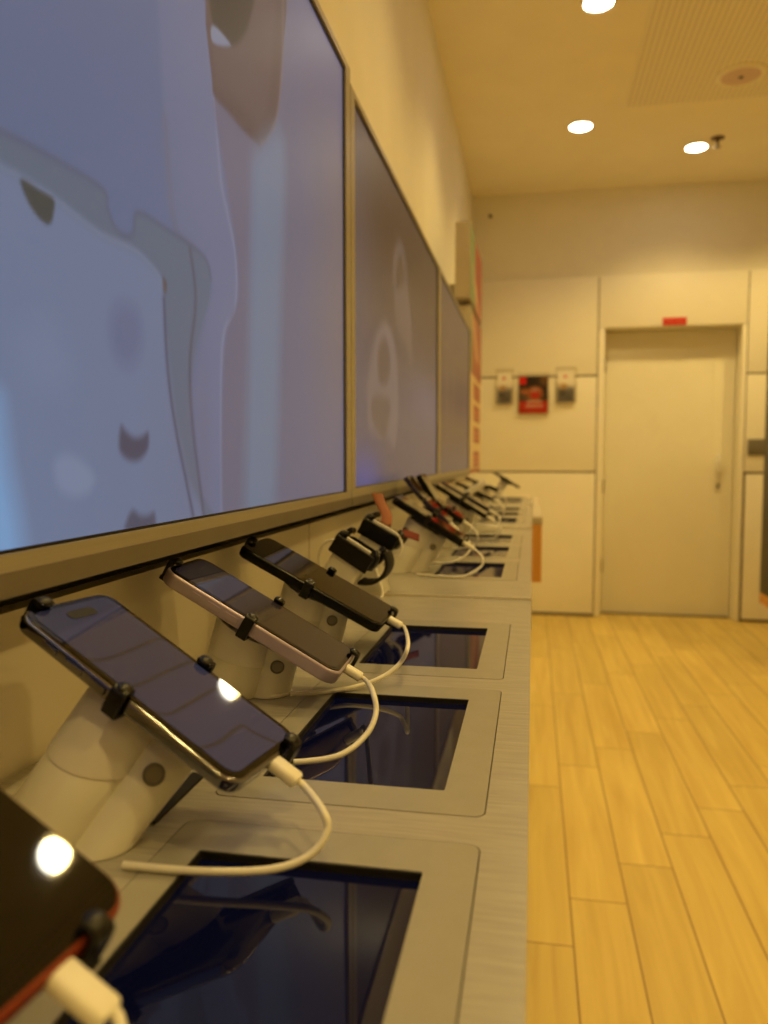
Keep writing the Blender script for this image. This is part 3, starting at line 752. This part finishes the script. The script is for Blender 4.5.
def make_cable(label, c, eu, L, T, pts, r=.0019, oy=0., cw=.0105, ch=.0068, cl=.022):
    """white lead: the plug sits in the phone's lower edge, the cord runs down to the counter"""
    m = pmat(c, eu); start = m @ Vector((L / 2, oy, -T / 2))
    t = thing('charging_cable', label, 'cable', start, 'white charging cables')
    rel = lambda p: Vector(p) - start
    # body of the plug (rounded box along the phone's axis)
    bm = bmesh.new(); rings = []
    for x, gsc in ((.0, .9), (.0006, 1.), (cl * .93, 1.), (cl, .82)):
        rings.append([bm.verts.new((x, a * gsc, b * gsc)) for a, b in rr_loop(cw, ch, ch * .42, 5)])
    bridge_rings(bm, rings)
    rot = m.to_3x3()
    for v in bm.verts: v.co = rot @ v.co
    obj('plug', bm, M['cable'], t, True)
    e = m @ Vector((L / 2 + cl, oy, -T / 2)); e2 = m @ Vector((L / 2 + cl + .004, oy, -T / 2))
    path = [rel(e - rot @ Vector((.002, 0, 0))), rel(e2)] + [rel(p) for p in pts]
    obj('cord', sweep(path, r, 10, 10), M['cable'], t, True)
    return t

# ---- silver phone
def blue_screen_tones(U, V):  # lit blue tones, dark curves and a painted reflection at the top end
    p = Paint(U, V, g(34, 35, 52))
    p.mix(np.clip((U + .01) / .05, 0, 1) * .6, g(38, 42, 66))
    p.mix(np.clip((-.053 - U - V * .16) / .003, 0, 1), g(18, 21, 40))  # reflection of the wall screen, painted in as a darker end
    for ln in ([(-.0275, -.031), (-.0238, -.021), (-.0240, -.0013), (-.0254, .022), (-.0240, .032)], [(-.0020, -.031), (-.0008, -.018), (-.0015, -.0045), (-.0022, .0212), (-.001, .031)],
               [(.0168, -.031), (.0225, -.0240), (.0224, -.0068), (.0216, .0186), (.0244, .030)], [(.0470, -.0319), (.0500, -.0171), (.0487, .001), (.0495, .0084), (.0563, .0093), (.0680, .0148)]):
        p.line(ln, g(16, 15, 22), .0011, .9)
    return p
eB, cB = (-.0172, .5251, -.1515), (-.1913, .3791, 1.0202)
LB, WB, TB = .1476, .0706, .0085
make_phone('silver phone with a dim blue screen, close to the viewer', cB, eB, LB, WB, TB, 'chrome', painter=blue_screen_tones)
make_stand('frosted white stand under the silver phone', (-.243, .340, TZ), .026, cB, eB, LB, WB, TB, rt=.025, htop=-.25, hbot=.32, hnear=.000, hfar=.004, pad=(.0, .050, .03, .094))
make_cable('white cable looping from the silver phone onto the nearest tablet', cB, eB, LB, TB,
           [(-.097, .3515, .968), (-.0932, .3462, .961), (-.0994, .3389, .952), (-.1164, .3315, .9472), (-.1485, .3265, .9458), (-.186, .325, .9458)], oy=.006, cl=.016)
# ---- orange phone at the lower left
eA, LA, WA, TA = (-.017, .530, -.09), .160, .077, .0092
mA = Euler(eA, 'XYZ').to_matrix()
cA = tuple(Vector((-.1305, .2365, .9877)) - mA @ Vector((LA / 2, WA / 2, 0)))
make_phone('orange edged phone with black screen cut off at the lower left corner', cA, eA, LA, WA, TA, 'orange_metal', r=.0125)
make_stand('white stand under the orange phone at lower left', (-.245, .178, TZ), .026, cA, eA, LA, WA, TA, rt=.025, hbot=.20, htop=-.2)
make_cable('short white cable plugged into the orange phone', cA, eA, LA, TA, [(-.100, .175, .955), (-.112, .150, .947), (-.15, .135, .9458), (-.19, .14, .9458)], oy=.001, cl=.020, cw=.0115)
# ---- pink phone
def reflection_tones(U, V):  # reflected violet and brown tones painted into the screen colour
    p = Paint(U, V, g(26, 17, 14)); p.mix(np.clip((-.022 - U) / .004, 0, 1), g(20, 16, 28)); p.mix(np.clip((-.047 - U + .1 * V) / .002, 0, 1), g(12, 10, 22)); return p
eC, cC = (-.0104, .5185, .036), (-.2107, .5947, 1.0125)
LC, WC, TC = .158, .0766, .0115
make_phone('pale pink phone with dark screen, second on the counter', cC, eC, LC, WC, TC, 'pink', r=.0125, island=False, painter=reflection_tones)
make_stand('frosted white stand under the pink phone', (-.243, .598, TZ), .027, cC, eC, LC, WC, TC, rt=.026, htop=-.22, hbot=.30)
make_cable('white cable hanging from the pink phone across the second tablet', cC, eC, LC, TC,
           [(-.1066, .5167, .977), (-.1001, .4982, .968), (-.104, .4845, .957), (-.1173, .4681, .949), (-.1412, .4606, .9458), (-.1640, .4580, .9458), (-.1800, .4600, .9458)], oy=.002, cl=.0145)
# ---- black phone
eD, cD = (.0218, .4772, -.0206), (-.2121, .7687, 1.0132)
LD, WD, TD = .161, .078, .0105
make_phone('black phone with dark brown screen, third on the counter', cD, eD, LD, WD, TD, 'graphite', r=.010, island=False)
make_stand('frosted white stand under the black phone', (-.243, .774, TZ), .027, cD, eD, LD, WD, TD, rt=.026, htop=-.10, hbot=.28)
make_cable('white cable hanging from the black phone across the third tablet', cD, eD, LD, TD,
           [(-.1033, .6534, .976), (-.1089, .6459, .962), (-.1236, .6325, .952), (-.1464, .6195, .946), (-.1700, .6040, .9458), (-.1905, .5960, .9458)], oy=.010, cl=.0145)

# ---- phones farther along, each with its own stand and lead
def far_phone(label, lstand, lcab, A, B, Y, frame, cables, W=.074, T=.010, island=False, tint=None, base=None, yaw=0., hooks=('near', 'far', 'bottom'), slim=False):
    (xa, za), (xb, zb) = A, B
    L = math.hypot(xb - xa, zb - za); pitch = math.atan2(za - zb, xb - xa)
    eu = (0, pitch, yaw); c = ((xa + xb) / 2, Y + W / 2, (za + zb) / 2)
    make_phone(label, c, eu, L, W, T, frame, r=.010, island=island, painter=tint, buttons=False)
    m = pmat(c, eu)
    if lstand:
        b = base or tuple((m @ Vector((0, 0, -.085))))
        make_stand(lstand, (b[0], b[1], TZ), .026 if not slim else .013, c, eu, L, W, T, rt=.027 if not slim else .015, hooks=hooks, hbot=.25, slim=slim)
    if lcab: make_cable(lcab, c, eu, L, T, cables, oy=-.012)

far_phone('black phone beyond the watches, first on the second counter', 'white stand under the first phone beyond the watches', 'white cable from the first phone beyond the watches',
          (-.2266, 1.0725), (-.110, 1.000), 1.285, 'graphite', [(-.078, 1.262, .975), (-.080, 1.255, .962), (-.105, 1.245, .948), (-.14, 1.245, .9458), (-.185, 1.262, .9458)], base=(-.226, 1.305, TZ), T=.013)
far_phone('dark phone just beyond the two half open clamshell phones', 'white stand under the dark phone behind the clamshell phones', 'white cable behind the bent clamshell phones',
          (-.2230, 1.0755), (-.103, 1.0020), 1.83, 'graphite', [(-.072, 1.84, .970), (-.085, 1.845, .950), (-.12, 1.85, .9458), (-.15, 1.855, .9458)])
far_phone('dark violet phone fifth beyond the first counter seam', 'white stand under the dark violet phone', 'white cable of the dark violet phone',
          (-.2340, 1.0760), (-.108, 1.0050), 2.03, 'violet', [(-.082, 2.04, .972), (-.09, 2.045, .950), (-.12, 2.05, .9458), (-.15, 2.055, .9458)])
far_phone('phone with tan reflection, first on the third counter', 'white stand under the first phone of the third counter', 'white cable of the first phone on the third counter',
          (-.2330, 1.0640), (-.116, 1.0120), 2.42, 'graphite', [(-.085, 2.43, .975), (-.095, 2.435, .95), (-.13, 2.44, .9458), (-.155, 2.445, .9458)])
far_phone('dark phone farthest back in the row under the last screen', 'white stand under the farthest phone in the row', 'white cable of the farthest phone in the row',
          (-.2440, 1.0680), (-.125, 1.0210), 2.88, 'graphite', [(-.095, 2.89, .975), (-.105, 2.895, .95), (-.14, 2.9, .9458), (-.165, 2.905, .9458)])
far_phone('dark phone alone on a tall slanted stand at the counter end', 'slim white slanted stand at the counter end', None,
          (-.1666, 1.0793), (-.0539, 1.0102), 3.45, 'graphite', None, base=(-.178, 3.46, TZ), hooks=('near',), slim=True)

# ---- half-open clamshell phones
def clamshell(label, lstand, lcab, A, H, B, Y, frame, cables, W=.072, T=.0085):
    t = thing('folding_phone', label, 'phone', (H[0], Y + W / 2, H[1]), 'phones on the counter stands')
    info = []
    for nm, (p, q) in (('upper_half', (A, H)), ('lower_half', (H, B))):
        L = math.hypot(q[0] - p[0], q[1] - p[1]); pitch = math.atan2(p[1] - q[1], q[0] - p[0])
        m = Matrix.Translation(((p[0] + q[0]) / 2 - H[0], 0, (p[1] + q[1]) / 2 - H[1])) @ Euler((0, pitch, 0)).to_matrix().to_4x4()
        bm = rr_prism(L - .001, W, .008, round_prof(-T, -.0002, .002)); bm.transform(m); hb = obj(nm, bm, M[frame], t, True)
        bm = rr_prism(L - .003, W - .004, .006, [(0, -.001), (0, .0004)]); bm.transform(m); obj(nm.replace('half', 'screen'), bm, M['glass_black'], t)
        info.append((L, pitch, p, q))
    bm = bmesh.new(); sweep([(0, -W / 2 + .004, -.005), (0, W / 2 - .004, -.005)], .0055, 14, 1, bm); obj('hinge', bm, M['chrome'], t, True)
    L, pitch, p, q = info[1]; c = ((p[0] + q[0]) / 2, Y + W / 2, (p[1] + q[1]) / 2); eu = (0, pitch, 0)
    m = pmat(c, eu); b = m @ Vector((-.005, 0, -.075))
    make_stand(lstand, (b[0], b[1], TZ), .025, c, eu, L, W, T, rt=.022, hooks=('near', 'far'))
    make_cable(lcab, c, eu, L, T, cables, oy=-.012)
clamshell('half open violet clamshell phone, nearer of the two', 'white stand under the nearer clamshell phone', 'white cable of the nearer clamshell phone',
          (-.2370, 1.1020), (-.2023, 1.0590), (-.1523, 1.0140), 1.47, 'violet', [(-.116, 1.44, .985), (-.112, 1.425, .966), (-.135, 1.405, .950), (-.165, 1.40, .9458), (-.20, 1.42, .9458)])
clamshell('half open black clamshell phone, farther of the two', 'white stand under the farther clamshell phone', 'white cable of the farther clamshell phone',
          (-.2330, 1.1030), (-.1977, 1.0460), (-.1400, 1.0070), 1.63, 'graphite', [(-.112, 1.63, .978), (-.115, 1.632, .955), (-.15, 1.64, .9458), (-.165, 1.645, .9458)], T=.0125)

# ---- empty stand arm between phones, charger block, hanging black lead
t = thing('phone_stand', 'bright white empty stand arm rising between the far phones', 'phone stand', (-.245, 2.27, TZ), 'white phone stands')
bm = sweep([(0, 0, .0135), (.045, 0, .078), (.112, 0, .124)], .0105, 16, 6, flat=.8); obj('arm', bm, M['cable'], t, True)
obj('base_pad', rr_prism(.06, .06, .006, [(0, .0004), (0, .003)]), M['white_plastic'], t)
t = thing('charger_block', 'small white charger block lying on the second counter', 'charger', (-.118, 2.07, TZ))
obj('housing', rr_prism(.058, .032, .006, round_prof(0, .016, .003)), M['cable'], t, True)
obj('socket', rr_prism(.002, .010, .0008, [(0, .006), (0, .010)], (.0286, 0), 3), M['gasket'], t)
cb = sweep([(0, 0, .052), (.004, -.002, .045), (.003, 0, .02), (0, .004, .006), (-.012, .01, .0028), (-.03, .012, .0028)], .0028, 10, 8)
o = obj('security_cable', cb, M['blackmat'], None, True); o.location = (-.098, 2.115, TZ); tag(o, 'short black security lead hanging beside the charger block', 'cable')

# ------------------------------------------------------------------ smart watches
def watch(label, lstand, c, eu, strap_in, strap_mat, loop, case, base):
    m = pmat(c, eu)
    t = thing('smart_watch', label, 'watch', c, 'watches on the counter', Euler(eu, 'XYZ'))
    cs = obj('case', rr_prism(.044, .038, .010, round_prof(-.011, 0, .003)), M[case], t, True)
    obj('screen', rr_prism(.039, .033, .008, [(0, -.001), (.0006, .0006)]), M['glass_black'], cs)
    bm = bmesh.new(); sweep([(.006, -.019, -.005), (.006, -.0212, -.005)], .0032, 14, 1, bm); obj('crown', bm, M['silver'], cs, True)
    Rm = Euler(eu, 'XYZ').to_matrix().inverted(); loc = lambda p: Rm @ (Vector(p) - Vector(c))
    for pts, mt, axv, wid, thk in loop:
        ax = Rm @ Vector(axv); obj('strap', strip_sweep([loc(p) for p in pts], wid, thk, ax), M[mt], t, True)
    return t

def watch_stand(label, base, c, eu):
    t = thing('watch_stand', label, 'watch stand', base, 'watch stands'); B = Vector(base); m = pmat(c, eu)
    loc = lambda p: (m @ Vector(p)) - B
    # white post
    bm = bmesh.new(); rings = []
    bot = rr_loop(.044, .046, .008, 5); top = [(x - .002, y - .008) for x, y in rr_loop(.044, .044, .006, 5)]
    rings.append([bm.verts.new((x, y, .0005)) for x, y in bot]); rings.append([bm.verts.new((x, y, .004)) for x, y in bot])
    rings.append([bm.verts.new(loc((x, y, -.052))) for x, y in top]); rings.append([bm.verts.new(loc((x, y, -.019))) for x, y in top])
    bridge_rings(bm, rings); obj('post', bm, M['white_plastic'], t, True)
    # black cradle with ears at both ends
    bm = rr_prism(.060, .044, .007, round_prof(-.019, -.0115, .002)); 
    for v in bm.verts: v.co = loc(v.co)
    obj('cradle', bm, M['black'], t, True)
    for sx in (-1, 1):
        for sy in (-1, 1):
            bm = sweep([(sx * .024, sy * .021, -.0165), (sx * .0275, sy * .0240, -.008), (sx * .0265, sy * .0232, .003), (sx * .0215, sy * .019, .0062)], .0042, 10, 5)
            for v in bm.verts: v.co = loc(v.co)
            obj('ear', bm, M['black'], t, True)
    bm = rr_prism(.036, .0034, .0015, [(0, -.006), (0, .0040), (.0008, .0048)], (.0, -.0262))
    for v in bm.verts: v.co = loc(v.co)
    obj('clamp_bar', bm, M['cable'], t, True)
    bm = rr_prism(.056, .005, .002, [(0, -.022), (0, .0005), (.001, .0015)], (-.002, -.0305))
    for v in bm.verts: v.co = loc(v.co)
    obj('front_cover', bm, M['black'], t)
    return t

cW, eW = (-.2145, .978, 1.0240), (0, .56, 0)
ctr = Vector((-.2065, 0, 1.0030)); rw = .0280
arc = [(ctr.x + rw * math.cos(a), .978, ctr.z + rw * .95 * math.sin(a)) for a in [math.radians(d) for d in (30, 0, -25, -50, -75, -100, -110)]]
arcL = [(ctr.x + rw * math.cos(a), .978, ctr.z + rw * .95 * math.sin(a)) for a in [math.radians(d) for d in (140, 160, 178)]]
watch('black watch with looped black strap, behind the black phone', '', cW, eW, 0, 'blackmat', [(arc, 'blackmat', (.12, 1, .05), .028, .0048), ], 'graphite', None)
watch_stand('white post with black cradle holding the black watch', (-.243, .966, TZ), cW, eW)
cV, eV = (-.2020, 1.085, 1.0385), (0, .50, 0)
watch('violet watch with open orange and red strap, farther of the two', '', cV, eV, 0, 'orange_strap',
      [([(-.207, 1.1035, 1.0395), (-.2085, 1.1165, 1.053), (-.2195, 1.130, 1.069), (-.227, 1.140, 1.083)], 'orange_strap', (1, .25, -.1), .0155, .0032),
       ([(-.186, 1.095, 1.029), (-.176, 1.098, 1.028), (-.166, 1.10, 1.025), (-.158, 1.10, 1.022)], 'red_strap', (0, .5, 1), .0105, .0035)], 'violet', None)
watch_stand('white post with black cradle holding the violet watch', (-.226, 1.100, TZ), cV, eV)
def loose_cable(label, pts, r=.0019):
    o = obj('charging_cable', sweep([Vector(p) - Vector(pts[0]) for p in pts], r, 10, 10), M['cable'], None, True); o.location = pts[0]
    tag(o, label, 'cable', 'white charging cables')
loose_cable('white cable arching left from the black watch', [(-.224, .952, 1.030), (-.238, .950, 1.0335), (-.252, .950, 1.0315), (-.262, .952, 1.022), (-.266, .956, 1.006), (-.262, .962, .975), (-.262, .97, .946)])
loose_cable('white cable ringed beside the violet watch', [(-.196, 1.060, 1.037), (-.182, 1.058, 1.030), (-.176, 1.058, 1.016), (-.180, 1.058, 1.004), (-.193, 1.06, .997), (-.206, 1.062, .998), (-.212, 1.05, .99), (-.2, 1.04, .955), (-.2, 1.03, .9458)])

# ------------------------------------------------------------------ lights
WARM = (1., .70, .212)
def spot(x, y, power, size=128, blend=.85):
    l = bpy.data.lights.new('downlight_lamp', 'SPOT'); l.energy = power; l.color = WARM; l.spot_size = math.radians(size); l.spot_blend = blend; l.shadow_soft_size = .06
    o = bpy.data.objects.new('downlight_lamp', l); COL.objects.link(o); o.location = (x, y, CZ - .02); o.rotation_euler = (0, 0, 0)
for (x, y), p in zip(LAMPS, (60, 56, 56, 46)): spot(x, y, p)
for x, y, p in [(.27, 1.04, 40), (.27, -.17, 30), (.27, -1.4, 25), (1.75, 5.1, 50), (1.75, 3.9, 62), (1.75, 2.6, 72), (1.75, 1.3, 80), (1.75, 0, 80), (1.75, -1.4, 60)]: spot(x, y, p)  # unseen assumed lamps without fixtures; right-hand row strengthened to brighten the back panels

w = bpy.data.worlds.new('room_world'); sc.world = w; w.use_nodes = True
w.node_tree.nodes['Background'].inputs[0].default_value = (.8, .6, .35, 1); w.node_tree.nodes['Background'].inputs[1].default_value = .02

# ------------------------------------------------------------------ camera
cam = bpy.data.cameras.new('camera'); co = bpy.data.objects.new('camera', cam); COL.objects.link(co); sc.camera = co
th, ph = math.asin(149 / math.sqrt(149 ** 2 + 54 ** 2 + 782 ** 2)), 0.
sp_ = 54 / math.sqrt(149 ** 2 + 54 ** 2 + 782 ** 2) / math.cos(th); ph = math.asin(sp_)
R = Vector((math.cos(th), math.sin(th), 0)); fh = Vector((-math.sin(th), math.cos(th), 0)); Z = Vector((0, 0, 1))
U_ = Z * math.cos(ph) + fh * math.sin(ph); Fw = fh * math.cos(ph) - Z * math.sin(ph)
mw = Matrix((R, U_, -Fw)).transposed().to_4x4(); mw.translation = (0, 0, 1.136); co.matrix_world = mw
cam.sensor_fit = 'VERTICAL'; cam.sensor_height = 24; cam.sensor_width = 18; cam.lens = 782 / 1024 * 24
cam.clip_start = .01; cam.clip_end = 50
cam.dof.use_dof = True; cam.dof.focus_distance = .60; cam.dof.aperture_fstop = 18.33 / 4.5; cam.dof.aperture_blades = 7

vs = sc.view_settings; vs.view_transform = 'Standard'; vs.look = 'None'; vs.gamma = 1; vs.exposure = 0
try: vs.use_curve_mapping = False
except Exception: pass
sc.cycles.max_bounces = 12; sc.cycles.transparent_max_bounces = 32; sc.cycles.diffuse_bounces = 6
sc.cycles.use_denoising = True
sc.cycles.sample_clamp_indirect = 6
